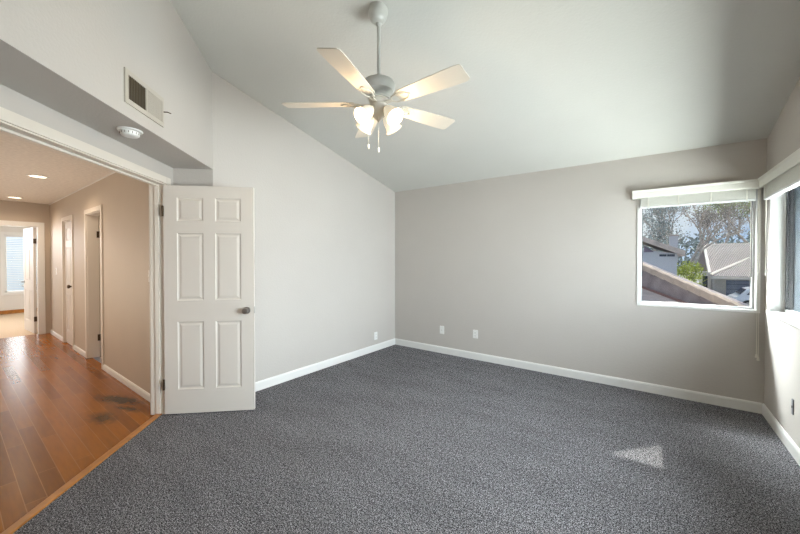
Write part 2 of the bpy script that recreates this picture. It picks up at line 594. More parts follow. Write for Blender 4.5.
# hall
HC = 2.40
HY = 1.2
D1 = (-6.30, -5.56, 2.01)
D2 = (-7.82, -7.16, 2.01)
hw = MB()
hw.box(-9.12, D2[0], HY, HY + 0.12, 0, HC + 0.05)
hw.box(D2[0], D2[1], HY, HY + 0.12, D2[2], HC + 0.05)
hw.box(D2[1], D1[0], HY, HY + 0.12, 0, HC + 0.05)
hw.box(D1[0], D1[1], HY, HY + 0.12, D1[2], HC + 0.05)
hw.box(D1[1], -3.72, HY, HY + 0.12, 0, HC + 0.05)
struct(hw.build('wall_hall_right', HALLWALL, keep=True))
hw = MB()
hw.box(-9.12, -2.40, -0.42, -0.30, 0, HC + 0.05)
struct(hw.build('wall_hall_left', HALLWALL, keep=True))
E0, E1, EZ = 0.28, 1.055, 1.98
he = MB()
he.box(-9.12, -9.0, E1, 1.199, 0, HC + 0.05)
he.box(-9.12, -9.0, -0.30, E0, 0, HC + 0.05)
he.box(-9.12, -9.0, E0, E1, EZ, HC + 0.05)
struct(he.build('wall_hall_end', HALLWALL, keep=True))
struct(MB().prism([dk2(-0.2, 0.469), dk2(KE + 0.1, 0.469), (-2.3, -0.45), (-9.12, -0.45), (-9.12, 1.32), (-3.9, 1.32)], HC, HC + 0.08).build('ceiling_hall', HALLCEIL, keep=True))
struct(MB().box(-9.0, -3.7, HY - 0.010, HY, HC - 0.012, HC).build('trim_10', TRIM))
# side room behind the half-open hall door
sr = MB()
sr.box(-7.0, -4.6, 3.2, 3.3, 0, 2.5)
sr.box(-7.1, -7.0, HY + 0.12, 3.3, 0, 2.5)
sr.box(-4.6, -4.5, HY + 0.12, 3.3, 0, 2.5)
sr.box(-7.0, -4.6, HY + 0.12, 3.2, 2.4, 2.5)
sr.box(-7.0, -4.6, HY + 0.12, 3.2, -0.12, -0.004)
struct(sr.build('wall_side_room', HALLWALL, keep=True))
# far room
FW = (0.93, 1.75, 0.53, 2.0)
fr = MB()
fr.box(-13.12, -13.0, -1.6, FW[0], 0, 2.5)
fr.box(-13.12, -13.0, FW[1], 2.6, 0, 2.5)
fr.box(-13.12, -13.0, FW[0], FW[1], 0, FW[2])
fr.box(-13.12, -13.0, FW[0], FW[1], FW[3], 2.5)
fr.box(-13.0, -9.12, -1.7, -1.6, 0, 2.5)
fr.box(-13.0, -9.12, 2.6, 2.7, 0, 2.5)
fr.box(-9.13, -9.121, 1.2, 2.6, 0, 2.5)
fr.box(-9.13, -9.121, -1.6, -0.42, 0, 2.5)
fr.box(-13.12, -9.0, -1.7, 2.7, 2.41, 2.5)
struct(fr.build('wall_far_room', FARWALL, keep=True))
struct(MB().box(-13.0, -12.985, -1.6, 2.6, 0, 0.09).build('baseboard_far_room', OAK))
wn = thing('window_3', (-13.0, 1.34, FW[2]), kind='structure')
m = MB()
for a, b, c, d in ((FW[0], FW[0] + .04, FW[2], FW[3]), (FW[1] - .04, FW[1], FW[2], FW[3]), (FW[0], FW[1], FW[2], FW[2] + .04), (FW[0], FW[1], FW[3] - .04, FW[3]), (1.32, 1.36, FW[2], FW[3])):
    m.box(-13.09, -13.04, a, b, c, d)
m.build('window_frame', VINYL, wn)
m = MB()
for a, b, c, d in ((FW[0] - .06, FW[0], FW[2] - .06, FW[3] + .06), (FW[1], FW[1] + .06, FW[2] - .06, FW[3] + .06), (FW[0], FW[1], FW[2] - .06, FW[2]), (FW[0], FW[1], FW[3], FW[3] + .06)):
    m.box(-13.0, -12.98, a, b, c, d)
m.build('window_casing', TRIM, wn)
m = MB(); m.box(-13.07, -13.065, FW[0] + .04, FW[1] - .04, FW[2] + .04, FW[3] - .04); m.build('window_pane', GLASS, wn)
bl = thing('window_blind', (-12.99, 1.34, 1.98), 0, 'white horizontal blind lowered over the bright window of the far room beyond the hall', 'blind')
m = MB()
z = 0.6
while z < 1.93:
    m.slab([(-13.03, FW[0] + .02, z), (-13.03, FW[1] - .02, z), (-13.005, FW[1] - .02, z + .006), (-13.005, FW[0] + .02, z + .006)], (0, 0, 0.003))
    z += 0.045
m.build('slats', BLIND, bl)
m = MB(); m.box(-13.035, -13.0, FW[0] + .01, FW[1] - .01, 1.94, 1.99); m.build('head_rail', VINYL, bl)

# ------------------------------------------------------------------ baseboards
def baseboard(name, p0, p1, inward, h=0.096, t=0.014, m_=TRIM, z0=0.0):
    p0, p1, n = Vector((*p0, 0)), Vector((*p1, 0)), Vector((*inward, 0)).normalized()
    b = MB()
    prof = [(0, z0), (t, z0), (t, h - 0.018), (t - 0.003, h - 0.008), (t - 0.008, h), (0, h)]
    A = [b.v(p0 + n * x + Vector((0, 0, z))) for x, z in prof]
    B = [b.v(p1 + n * x + Vector((0, 0, z))) for x, z in prof]
    for i in range(len(prof)):
        j = (i + 1) % len(prof)
        b.bm.faces.new((A[i], A[j], B[j], B[i]))
    b.bm.faces.new(A[::-1]); b.bm.faces.new(B)
    return struct(b.build(name, m_))
baseboard('baseboard_left', (XA, 1.53), (XA, YB), (1, 0))
baseboard('baseboard_far', (XA + .014, YB), (XC - .014, YB), (0, -1))
baseboard('baseboard_right', (XC, YR), (XC, YB), (-1, 0))
baseboard('baseboard_hall', (D1[1] + 0.06, HY), (-3.66, HY), (0, -1), 0.070)
baseboard('baseboard_hall', (D2[1] + 0.06, HY), (D1[0] - 0.06, HY), (0, -1), 0.070)
baseboard('baseboard_hall', (-8.985, HY), (D2[0] - 0.06, HY), (0, -1), 0.070)

# ------------------------------------------------------------------ six-panel door leaf, local x width, y thickness (-t..0), z up
def panel_leaf(w, h, t, M, name, m_, parent):
    s = w / 0.76
    xs = [0, .11 * s, .33 * s, .43 * s, .65 * s, w]
    zs = [v * h / 2.03 for v in (0, .215, .82, 1.01, 1.61, 1.717, 1.926, 2.03)]
    b = MB(lambda v: M @ Vector(v))
    for side in (0, 1):
        y0 = -t if side == 0 else 0.0
        sg = 1 if side == 0 else -1
        for i in range(5):
            for j in range(7):
                x0, x1, z0, z1 = xs[i], xs[i + 1], zs[j], zs[j + 1]
                if i in (1, 3) and j in (1, 3, 5):
                    rings = []
                    for ins, dep in ((0, 0), (.006, .007), (.016, .009), (.034, .003), (.040, .0025)):
                        rings.append([(x0 + ins, y0 + sg * dep, z0 + ins), (x1 - ins, y0 + sg * dep, z0 + ins), (x1 - ins, y0 + sg * dep, z1 - ins), (x0 + ins, y0 + sg * dep, z1 - ins)])
                    rv = [[b.v(p) for p in r_] for r_ in rings]
                    for a in range(len(rv) - 1):
                        for k in range(4):
                            l = (k + 1) % 4
                            b.bm.faces.new((rv[a][k], rv[a][l], rv[a + 1][l], rv[a + 1][k]))
                    b.bm.faces.new(rv[-1])
                else:
                    b.face([(x0, y0, z0), (x1, y0, z0), (x1, y0, z1), (x0, y0, z1)])
    b.face([(0, -t, 0), (0, 0, 0), (0, 0, h), (0, -t, h)])
    b.face([(w, -t, 0), (w, 0, 0), (w, 0, h), (w, -t, h)])
    b.face([(0, -t, h), (w, -t, h), (w, 0, h), (0, 0, h)])
    b.face([(0, -t, 0), (w, -t, 0), (w, 0, 0), (0, 0, 0)])
    bmesh.ops.remove_doubles(b.bm, verts=b.bm.verts[:], dist=1e-5)
    return b.build(name, m_, parent)

def knob(M, parent, m_, side=-1):
    K = M @ Matrix.Rotation(R(90 if side < 0 else -90), 4, 'X')
    b = MB()
    b.lathe([(0.031, 0), (0.033, 0.003), (0.031, 0.008), (0.013, 0.012), (0.011, 0.03), (0.018, 0.036), (0.027, 0.046), (0.029, 0.056), (0.024, 0.066), (0.012, 0.071)], K, 24)
    return b.build('door_knob', m_, parent, smooth=True)

# door 1: the open white leaf at the right end of the double doorway
hp = DK((0.175, 0.345, 0))
d1 = thing('door_1', (hp.x, hp.y, 0.012), math.atan2(0.6889, 0.7249), kind='structure')
d1['label'] = 'large white six-panel door standing open on the carpet beside the hall doorway'
M1 = WM[d1.name] @ Matrix.Translation((0, 0.035, 0))
panel_leaf(0.76, 2.032, 0.035, M1, 'door_leaf', DOORW, d1)
knob(M1 @ Matrix.Translation((0.70, -0.035, 0.915)), d1, NICKEL, -1)
knob(M1 @ Matrix.Translation((0.70, 0.0, 0.915)), d1, NICKEL, 1)
b = MB(lambda v: M1 @ Vector(v)); b.box(0.757, 0.7615, -0.029, -0.006, 0.885, 0.945); b.build('latch_plate', NICKEL, d1)
for hz in (0.22, 1.76):
    b = MB(lambda v: M1 @ Vector(v))
    b.box(-0.004, 0.002, -0.0345, 0.0, hz, hz + 0.09)
    b.box(-0.014, 0.003, -0.0375, -0.0345, hz, hz + 0.09)
    b.tube([(-0.006, -0.040, hz - 0.003), (-0.006, -0.040, hz + 0.093)], 0.0065, 10)
    h_ = b.build('hinge', BRONZE, d1); h_['label'] = 'dark bronze hinge'

# double doorway jambs, casings and header
b = MB(DK)
b.box(KO0 - 0.02, KO0, ND - 0.004, 0.474, 0, 2.055)
b.box(KO0, KO0 + 0.012, ND + 0.045, ND + 0.08, 0, 2.055)
b.box(KO1, KO1 + 0.02, ND - 0.004, 0.474, 0, 2.055)
b.box(KO0 - 0.02, KO1 + 0.02, ND - 0.004, 0.474, 2.055, 2.075)
struct(b.build('trim_2', WARMTRIM, bevel=0.002))
b = MB(DK)   # room-side casing
b.box(KO0 - 0.075, KO0 - 0.008, ND - 0.016, ND, 0, 2.125)
b.box(KO1 + 0.008, KO1 + 0.075, ND - 0.016, ND, 0, 2.125)
b.box(KO0 - 0.008, KO1 + 0.008, ND - 0.016, ND, 2.063, 2.125)
struct(b.build('trim_3', WARMTRIM, bevel=0.004))
b = MB(DK)   # hall-side casing
b.box(KO0 - 0.065, KO0 - 0.006, 0.469, 0.485, 0, 2.12)
b.box(KO1 + 0.006, KO1 + 0.065, 0.469, 0.485, 0, 2.12)
b.box(KO0 - 0.006, KO1 + 0.006, 0.469, 0.485, 2.06, 2.12)
struct(b.build('trim_4', WARMTRIM, bevel=0.003))
b = MB(DK)   # door stop along the head
b.box(KO0, KO1, ND + 0.050, ND + 0.085, 2.040, 2.055)
struct(b.build('trim_5', WARMTRIM, bevel=0.003))
# latch strike plate on the jamb
tag(MB(DK).box(KO1 + 0.0, KO1 + 0.001, 0.37, 0.39, 0.9, 0.96).build('trim_6', NICKEL), kind='structure')

def casing_hall(x0, x1, zt, name):
    b = MB()
    b.box(x0 - 0.058, x0, HY - 0.016, HY, 0, zt + 0.058)
    b.box(x1, x1 + 0.058, HY - 0.016, HY, 0, zt + 0.058)
    b.box(x0, x1, HY - 0.016, HY, zt, zt + 0.058)
    b.box(x0, x0 + 0.014, HY, HY + 0.125, 0, zt)
    b.box(x1 - 0.014, x1, HY, HY + 0.125, 0, zt)
    b.box(x0 + 0.014, x1 - 0.014, HY, HY + 0.125, zt - 0.014, zt)
    return struct(b.build(name, WARMTRIM, bevel=0.002))
casing_hall(*D1, 'trim_7')
casing_hall(*D2, 'trim_8')
b = MB()
b.box(-9.0, -8.984, E1, E1 + 0.075, 0, EZ + 0.075)
b.box(-9.0, -8.984, E0 - 0.075, E0, 0, EZ + 0.075)
b.box(-9.0, -8.984, E0, E1, EZ, EZ + 0.075)
b.box(-9.125, -9.0, E1 - 0.014, E1, 0, EZ)
b.box(-9.125, -9.0, E0, E0 + 0.014, 0, EZ)
b.box(-9.125, -9.0, E0 + 0.014, E1 - 0.014, EZ - 0.014, EZ)
struct(b.build('trim_9', TRIM, bevel=0.002))

# door 2: nearer hall doorway, leaf swung into the side room
d2 = thing('door_2', (D1[0] + 0.016, HY + 0.13, 0.01), math.pi / 2, kind='structure')
d2['label'] = 'white door swung open into the side room, nearer doorway of the hall'
M2 = WM[d2.name] @ Matrix.Translation((0, 0.0, 0))
panel_leaf(0.70, 1.98, 0.035, M2, 'door_leaf', DOORW, d2)
for hz in (0.22, 1.68):
    b = MB(lambda v: M2 @ Vector(v))
    b.box(-0.030, -0.003, -0.004, -0.0015, hz, hz + 0.09)
    b.tube([(-0.004, -0.008, hz), (-0.004, -0.008, hz + 0.09)], 0.008, 8)
    h_ = b.build('hinge', BRONZE, d2); h_['label'] = 'dark bronze hinge'
knob(M2 @ Matrix.Translation((0.64, -0.035, 0.93)), d2, NICKEL, -1)
# door 3: closed hall door
d3 = thing('door_3', (D2[0] + 0.016, HY + 0.050, 0.01), 0, kind='structure')
d3['label'] = 'closed white door with a dark knob, farther doorway of the hall'
M3 = WM[d3.name]
panel_leaf(D2[1] - D2[0] - 0.032, 1.98, 0.035, M3, 'door_leaf', DOORW, d3)
knob(M3 @ Matrix.Translation((0.565, -0.035, 0.95)), d3, BRONZE, -1)
# door 4: end door, swung into the far room
d4 = thing('door_4', (-9.13, E1 - 0.02, 0.01), math.atan2(-0.07, -1.02), kind='structure')
d4['label'] = 'white six-panel door open into the bright far room at the end of the hall'
M4 = WM[d4.name] @ Matrix.Translation((0, 0.035, 0))
panel_leaf(0.74, 1.96, 0.035, M4, 'door_leaf', DOORW, d4)
for hz in (0.22, 1.66):
    b = MB(lambda v: M4 @ Vector(v))
    b.box(-0.014, 0.004, -0.038, 0.002, hz, hz + 0.09)
    h_ = b.build('hinge', BRONZE, d4); h_['label'] = 'dark bronze hinge'
b = MB(lambda v: M4 @ Vector(v))
b.lathe([(0.027, 0), (0.027, 0.008), (0.010, 0.012), (0.010, 0.045)], Matrix.Translation((0.68, 0, 0.93)) @ Matrix.Rotation(R(-90), 4, 'X'), 16)
b.tube([(0.68, 0.045, 0.93), (0.62, 0.05, 0.93), (0.57, 0.047, 0.93)], 0.008, 8)
b.build('lever_handle', NICKEL, d4, smooth=True)

# ------------------------------------------------------------------ window 1 (far wall)
w1 = thing('window_1', ((WX0 + WX1) / 2, YB + 0.06, WZ0), kind='structure')
b = MB()
t_ = 0.022
b.box(WX0 - t_, WX0, YB - 0.008, YB + 0.005, WZ0 - t_, WZ1)
b.box(WX1, WX1 + t_, YB - 0.008, YB + 0.005, WZ0 - t_, WZ1)
b.box(WX0, WX1, YB - 0.008, YB + 0.005, WZ0 - t_, WZ0)
b.build('window_casing', TRIM, w1, bevel=0.002)
b = MB()
b.box(WX0, WX0 + 0.004, YB, YB + 0.125, WZ0, WZ1)
b.box(WX1 - 0.004, WX1, YB, YB + 0.125, WZ0, WZ1)
b.box(WX0, WX1, YB, YB + 0.125, WZ0, WZ0 + 0.004)
b.build('window_reveal', VINYL, w1)
b = MB()
FY0, FY1 = YB + 0.055, YB + 0.10
b.box(WX0 + .004, WX0 + .020, FY0, FY1, WZ0, WZ1)
b.box(WX1 - .022, WX1 - .004, FY0, FY1, WZ0, WZ1)
b.box(WX0 + .004, WX1 - .004, FY0, FY1, WZ0 + .004, WZ0 + .020)
b.box(WX0 + .004, WX1 - .004, FY0, FY1, WZ1 - .025, WZ1)
b.build('window_frame', VINYL, w1, bevel=0.002)
b = MB()
b.box(WX0 + .020, WX0 + .026, FY0 + .012, FY1 - .01, WZ0 + .28, WZ1 - .03)
b.box(WX1 - .027, WX1 - .022, FY0 + .012, FY1 - .01, WZ0 + .30, WZ1 - .03)
b.build('gap_shadow', WINBLACK, w1)  # dark strips stand for the shadow gap beside the glass
b = MB()
b.box(WX0 + .02, WX1 - .022, FY0 + .02, FY0 + .024, WZ0 + .02, WZ1 - .02)
b.build('window_pane', GLASS, w1)

def blind(name, M, width, label, cordx, ztop, cords, stack_z0):
    """local x along the window, y towards the room (negative), origin at valance left end on the wall, z absolute"""
    f = lambda v: M @ Vector(v)
    loc = M @ Vector((width / 2, 0, ztop))
    t = thing(name, loc, 0, label, 'blind')
    t['group'] = 'raised blinds in the corner'
    b = MB(f)
    # valance with a small crown profile
    prof = [(0, ztop - .082), (-.058, ztop - .082), (-.062, ztop - .070), (-.062, ztop - .022), (-.068, ztop - .014), (-.070, ztop), (0, ztop)]
    A = [b.v((0, y, z)) for y, z in prof]
    B = [b.v((width, y, z)) for y, z in prof]
    for i in range(len(prof)):
        j = (i + 1) % len(prof)
        b.bm.faces.new((A[i], A[j], B[j], B[i]))
    b.bm.faces.new(A[::-1]); b.bm.faces.new(B)
    b.build('valance', BLIND, t)
    b = MB(f)
    z = stack_z0 + 0.022
    x0, x1 = 0.075, width - 0.035
    while z < ztop - .084:
        b.box(x0, x1, -0.045, 0.0, z, z + 0.0045)
        z += 0.0075
    b.build('slat_stack', BLIND, t)
    b = MB(f); b.box(x0, x1, -0.046, 0.001, stack_z0, stack_z0 + 0.018); b.build('bottom_rail', VINYL, t, bevel=0.002)
    for k in range(4):
        xx = x0 + 0.06 + (x1 - x0 - 0.12) * k / 3
        b = MB(f); b.box(xx - .004, xx + .004, -0.048, -0.0465, stack_z0 + .002, ztop - .083); b.build('ladder_tape', CORD, t)
    for (cx, cy, z1, tas) in cords:
        b = MB(f)
        b.tube([(cx, cy, ztop - .08), (cx + 0.002, cy, (ztop + z1) / 2), (cx, cy, z1)], 0.0034, 6)
        o = b.build('cord', CORD, t)
        if tas:
            b = MB(f)
            b.lathe([(0.003, 0.032), (0.006, 0.028), (0.008, 0.012), (0.010, 0.0), (0.006, -0.002)], Matrix.Translation((cx, cy, z1 - 0.028)), 12)
            b.build('tassel', CORD, o, smooth=True)
    return t
MB1 = Matrix.Translation((-0.147, YB - 0.001, 0))
blind('window_blind', MB1, 0.949, 'off-white slatted blind drawn up under its valance at the window showing the neighbouring house', None, 2.105,
      [(0.928, -0.035, 0.535, True), (0.940, -0.030, 0.510, True), (0.885, -0.02, 0.95, False)], 1.918)
MB2 = Matrix.Translation((XC + 0.001, 4.305, 0)) @ Matrix.Rotation(R(-90), 4, 'Z')
blind('window_blind', MB2, 3.75, 'off-white slatted blind drawn up over the dark screened window at the right edge', None, 2.105,
      [(0.10, -0.035, 1.25, False)], 1.905)

# ------------------------------------------------------------------ window 2 (right wall)
w2 = thing('window_2', (XC + 0.06, (CY0 + CY1) / 2, CZ0), kind='structure')
b = MB()
b.box(XC, XC + 0.125, CY1 - 0.004, CY1, CZ0, CZ1)
b.box(XC, XC + 0.125, CY0, CY0 + 0.004, CZ0, CZ1)
b.build('window_reveal', VINYL, w2)
b = MB()
b.box(XC - 0.02, XC + 0.125, CY0 - 0.03, CY1 + 0.008, CZ0 - 0.004, CZ0 + 0.022)
b.build('window_sill', TRIM, w2, bevel=0.004)
b = MB()
GX0, GX1 = XC + 0.085, XC + 0.125
zb = CZ0 + .022
b.box(GX0, GX1, CY1 - .022, CY1 - .004, zb, CZ1)
b.box(GX0, GX1, CY0 + .004, CY0 + .03, zb, CZ1)
b.box(GX0, GX1, CY0 + .004, CY1 - .004, zb, zb + .022)
b.box(GX0, GX1, CY0 + .004, CY1 - .004, CZ1 - .03, CZ1)
b.box(GX0, GX1, 2.40, 2.44, zb, CZ1)
b.build('window_frame', VINYL, w2, bevel=0.002)
b = MB()
b.box(GX0 + .002, GX1 + .01, CY1 - .040, CY1 - .022, zb + .022, CZ1 - .03)
b.build('screen_frame', WINBLACK, w2)
b = MB()
b.box(GX0 + .015, GX0 + .019, CY0 + .03, 2.40, zb + .022, CZ1 - .03)
b.box(GX0 + .015, GX0 + .019, 2.44, CY1 - .04, zb + .022, CZ1 - .03)
b.build('window_pane', GLASS, w2)
b = MB()
b.box(GX1 + .004, GX1 + .0045, 2.44, CY1 - .04, zb + .02, CZ1 - .03)
b.build('insect_screen', SCREEN, w2)

# ------------------------------------------------------------------ ceiling fan
FC = Vector((-1.500, 1.789, 0))
zc = cz(FC.x, FC.y)
fan = thing('ceiling_fan', (FC.x, FC.y, zc), 0, 'white five-blade ceiling fan with four lit glass shades hanging from the sloped ceiling', 'ceiling fan')
TF = Matrix.Translation(FC)
tilt = Matrix.Translation((FC.x, FC.y, zc)) @ Matrix.Rotation(-math.atan(SL), 4, 'X')
b = MB(); b.lathe([(0.064, 0.002), (0.065, -0.015), (0.063, -0.045), (0.055, -0.072), (0.040, -0.090), (0.024, -0.098)], tilt, 32); b.build('canopy', FANW, fan, smooth=True)
b = MB(); b.lathe([(0.021, zc - 0.085), (0.023, zc - 0.095), (0.016, zc - 0.110), (0.0115, zc - 0.114), (0.0115, 2.64), (0.018, 2.635)], TF, 16); b.build('downrod', FANW, fan, smooth=True)
b = MB(); b.lathe([(0.016, 2.645), (0.021, 2.635), (0.030, 2.621), (0.084, 2.616), (0.105, 2.603), (0.112, 2.586), (0.109, 2.560), (0.098, 2.540), (0.062, 2.530), (0.057, 2.524), (0.057, 2.504), (0.078, 2.500), (0.078, 2.489), (0.060, 2.486)], TF, 36); b.build('motor_housing', FANW, fan, smooth=True)
b = MB(); b.lathe([(0.065, 2.492), (0.068, 2.475), (0.058, 2.460), (0.045, 2.454)], TF, 32); b.build('flywheel', BLADE, fan, smooth=True)
b = MB(); b.lathe([(0.044, 2.456), (0.064, 2.447), (0.070, 2.428), (0.062, 2.400), (0.042, 2.372), (0.022, 2.352), (0.010, 2.342), (0.006, 2.332)], TF, 32); b.build('light_kit', BLADE, fan, smooth=True)
for i in range(5):
    a = R(-73.5 + 72 * i)
    BM = Matrix.Translation((FC.x, FC.y, 2.458)) @ Matrix.Rotation(a, 4, 'Z') @ Matrix.Rotation(R(-12), 4, 'X')
    b = MB(lambda v: BM @ Vector(v))
    top_, bot_ = [], []
    outl = [(0.165, 0.045), (0.19, 0.054), (0.30, 0.060), (0.42, 0.066), (0.54, 0.0715), (0.62, 0.072), (0.644, 0.069), (0.654, 0.058)]
    pts = [(x, y) for x, y in outl] + [(x, -y) for x, y in outl[::-1]]
    b.slab([(x, y, -0.003) for x, y in pts], (BM.to_3x3() @ Vector((0, 0, 0.006))))
    bld = b.build('blade', BLADE, fan)
    b = MB(lambda v: BM @ Vector(v))
    b.slab([(0.05, 0.016, -0.010), (0.12, 0.014, -0.010), (0.12, -0.014, -0.010), (0.05, -0.016, -0.010)], BM.to_3x3() @ Vector((0, 0, 0.006)))
    for s in (1, -1):
        b.tube([(0.11, 0.006 * s, -0.008), (0.14, 0.030 * s, -0.008), (0.19, 0.040 * s, -0.007), (0.235, 0.026 * s, -0.007), (0.26, 0.0, -0.007)], 0.0055, 6)
    b.slab([(0.17, 0.022, -0.0075), (0.24, 0.014, -0.0075), (0.24, -0.014, -0.0075), (0.17, -0.022, -0.0075)], BM.to_3x3() @ Vector((0, 0, 0.004)))
    b.build('blade_bracket', BLADE, fan)
SHADE = bpy.data.materials.new('lit_frosted_glass')
SHADE.use_nodes = True
bs = SHADE.node_tree.nodes['Principled BSDF']
bs.inputs['Base Color'].default_value = (0.95, 0.88, 0.75, 1)
bs.inputs['Roughness'].default_value = 0.35
bs.inputs['Emission Color'].default_value = (1.0, 0.86, 0.62, 1)
bs.inputs['Emission Strength'].default_value = 0.30
BULB = mat('glowing_bulb', (1, 1, 1), 0.5, emit=(1.0, 0.88, 0.66), estr=4.5)
for i, adeg in enumerate((-95, -5, 85, 175)):
    a = R(adeg)
    o3 = Vector((math.cos(a), math.sin(a), 0))
    p0 = FC + o3 * 0.052 + Vector((0, 0, 2.422))
    ax = (o3 * 0.72 + Vector((0, 0, -0.69))).normalized()
    p1 = p0 + ax * 0.035
    b = MB(); b.tube([p0 - o3 * 0.02, p0 + ax * 0.01, p1], [0.012, 0.016, 0.021], 12); b.build('lamp_arm', BLADE, fan, smooth=True)
    SM = Matrix.Translation(p1) @ ax.to_track_quat('Z', 'Y').to_matrix().to_4x4()
    b = MB()
    outer = [(0.023, -0.006), (0.030, 0.006), (0.041, 0.028), (0.045, 0.052), (0.047, 0.075), (0.053, 0.094), (0.062, 0.106)]
    inner = [(r_ - 0.003, z_ ) for r_, z_ in outer[::-1]]
    b.lathe(outer + inner, SM, 28, closed=True)
    sh = b.build('glass_shade', SHADE, fan, smooth=True)
    b = MB(); b.lathe([(0.010, 0.0), (0.014, 0.018), (0.026, 0.042), (0.029, 0.060), (0.022, 0.080), (0.008, 0.088)], SM, 16); b.build('bulb', BULB, sh, smooth=True)
    lp = p1 + ax * 0.125
    lamp('fan_bulb_light', 'POINT', lp, 6.0, (1.0, 0.72, 0.44), shadow_soft_size=0.045)
for (dx, dy, z1) in ((-0.062, -0.035, 2.185), (0.02, -0.025, 2.150)):
    b = MB(); b.tube([(FC.x + dx, FC.y + dy, 2.40), (FC.x + dx, FC.y + dy, z1)], 0.0008, 6); c_ = b.build('pull_chain', CORD, fan)
    b = MB(); b.lathe([(0.003, 0.0), (0.005, -0.004), (0.0055, -0.028), (0.003, -0.034)], Matrix.Translation((FC.x + dx, FC.y + dy, z1)), 10); b.build('chain_fob', PLATE, c_, smooth=True)

# ------------------------------------------------------------------ return-air vent on the diagonal wall
vp = DK((1.026, 0, 2.317))
vt = thing('air_vent', vp, 0, 'white wall vent with a dark louvre half and a pale half above the hall doorway', 'vent')
b = MB(DK)
K0, K1, V0, V1 = 0.828, 1.226, 2.318, 2.520
b.box(K0, K1, -0.010, 0, V0, V0 + 0.03)
b.box(K0, K1, -0.010, 0, V1 - 0.03, V1)
b.box(K0, K0 + 0.022, -0.010, 0, V0 + 0.03, V1 - 0.03)
b.box(K1 - 0.030, K1, -0.010, 0, V0 + 0.03, V1 - 0.03)
b.box(1.012, 1.028, -0.010, 0, V0 + 0.03, V1 - 0.03)
b.build('vent_frame', VENTC, vt, bevel=0.0015)
b = MB(DK); b.box(1.028, K1 - 0.03, -0.002, -0.0005, V0 + 0.03, V1 - 0.03); b.build('duct_opening', DARKMETAL, vt)
b = MB(DK)
for i in range(11):
    k = 1.036 + i * 0.0150
    b.box(k, k + 0.003, -0.008, -0.003, V0 + 0.03, V1 - 0.03)
b.build('louvre', mat('louvre_brown', (0.13, 0.10, 0.065), 0.6), vt)
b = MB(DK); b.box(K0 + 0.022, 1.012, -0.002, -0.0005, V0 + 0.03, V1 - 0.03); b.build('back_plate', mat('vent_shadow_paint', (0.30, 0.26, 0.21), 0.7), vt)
b = MB(DK)
for i in range(20):
    k = K0 + 0.025 + i * 0.0080
    b.box(k, k + 0.0055, -0.008, -0.0025, V0 + 0.03, V1 - 0.03)
b.build('louvre', VENTC, vt)
b = MB(DK); b.tube([(K0 + 0.004, -0.01, 2.425), (K0 + 0.004, -0.035, 2.425), (K0 - 0.02, -0.045, 2.425)], 0.0035, 8); lv = b.build('damper_lever', BRONZE, vt); lv['label'] = 'small dark damper lever'

# ------------------------------------------------------------------ smoke detector under the soffit
sp = DK((0.97, 0.124, 2.24))
sd = thing('smoke_detector', sp, 0, 'round white smoke detector on the underside of the soffit below the vent', 'smoke detector')
SMx = Matrix.Translation(sp)
b = MB(); b.lathe([(0.068, 0), (0.070, -0.004), (0.066, -0.010)], SMx, 32); b.build('mounting_plate', PLATE, sd, smooth=True)
b = MB(); b.lathe([(0.048, -0.009), (0.048, -0.014), (0.053, -0.015), (0.051, -0.032), (0.044, -0.040), (0.028, -0.043), (0.010, -0.043)], SMx, 32); b.build('detector_body', PLATE, sd, smooth=True)
b = MB()
for i in range(16):
    a = 2 * math.pi * i / 16
    b.tube([SMx @ Vector((0.0525 * math.cos(a), 0.0525 * math.sin(a), -0.018)), SMx @ Vector((0.0525 * math.cos(a), 0.0525 * math.sin(a), -0.030))], 0.0018, 5)
b.build('sounder_slots', DARKMETAL, sd)

# ------------------------------------------------------------------ wall plates
def outlet(loc, rz, label, kind='outlet'):
    """local y = out of the wall is -y"""
    names = {'outlet': 'electrical_outlet', 'switch': 'light_switch', 'cable': 'cable_wall_plate'}
    o = thing(names[kind], loc, rz, label, {'outlet': 'outlet', 'switch': 'light switch', 'cable': 'wall plate'}[kind])
    M = WM[o.name]
    f = lambda v: M @ Vector(v)
    MB(f).box(-.036, .036, -.0065, 0, -.058, .058).build('cover_plate', PLATE, o, bevel=0.003)
    if kind == 'outlet':
        for z in (-.021, .021):
            r = MB(f).box(-.017, .017, -.0095, -.0064, z - .0145, z + .0145).build('receptacle', PLATE, o, bevel=0.003)
            b = MB(f)
            b.box(-.008, -.006, -.0100, -.0094, z - .002, z + .008)
            b.box(.006, .008, -.0100, -.0094, z - .002, z + .008)
            b.box(-.002, .002, -.0100, -.0094, z - .010, z - .006)
            b.build('slot', SLOT, r)
    elif kind == 'switch':
        MB(f).box(-.005, .005, -.018, -.006, -.004, .016).build('toggle', PLATE, o, bevel=0.001)
        for z in (-.03, .03):
            MB(f).tube([(0, -.006, z), (0, -.0075, z)], .003, 8).build('screw', NICKEL, o)
    else:
        MB(f).tube([(0, -.006, 0), (0, -.018, 0)], .005, 10).build('coaxial_jack', NICKEL, o)
    return o
outlet((XA, 3.889, 0.225), R(90), 'white outlet low on the left wall near the far corner')
outlet((-2.454, YB, 0.342), 0, 'small white wall plate on the far wall, the one nearer the left corner', 'cable')
outlet((-1.927, YB, 0.350), 0, 'white outlet on the far wall, right of the wall plate')
wj = thing('wall_plate', (XC, 3.61, 0.335), R(-90), 'slim dark grey plate on the right wall under the window sill', 'wall plate')
MB(lambda v: WM[wj.name] @ Vector(v)).box(-.014, .014, -.007, 0, -.055, .055).build('cover_plate', mat('grey_plate', (0.22, 0.22, 0.24), 0.5), wj, bevel=0.002)  # narrow plate, darker grey than the other covers
MB(lambda v: WM[wj.name] @ Vector(v)).box(-.006, .006, -.009, -.0065, -.008, .008).build('plate_centre', SLOT, wj)
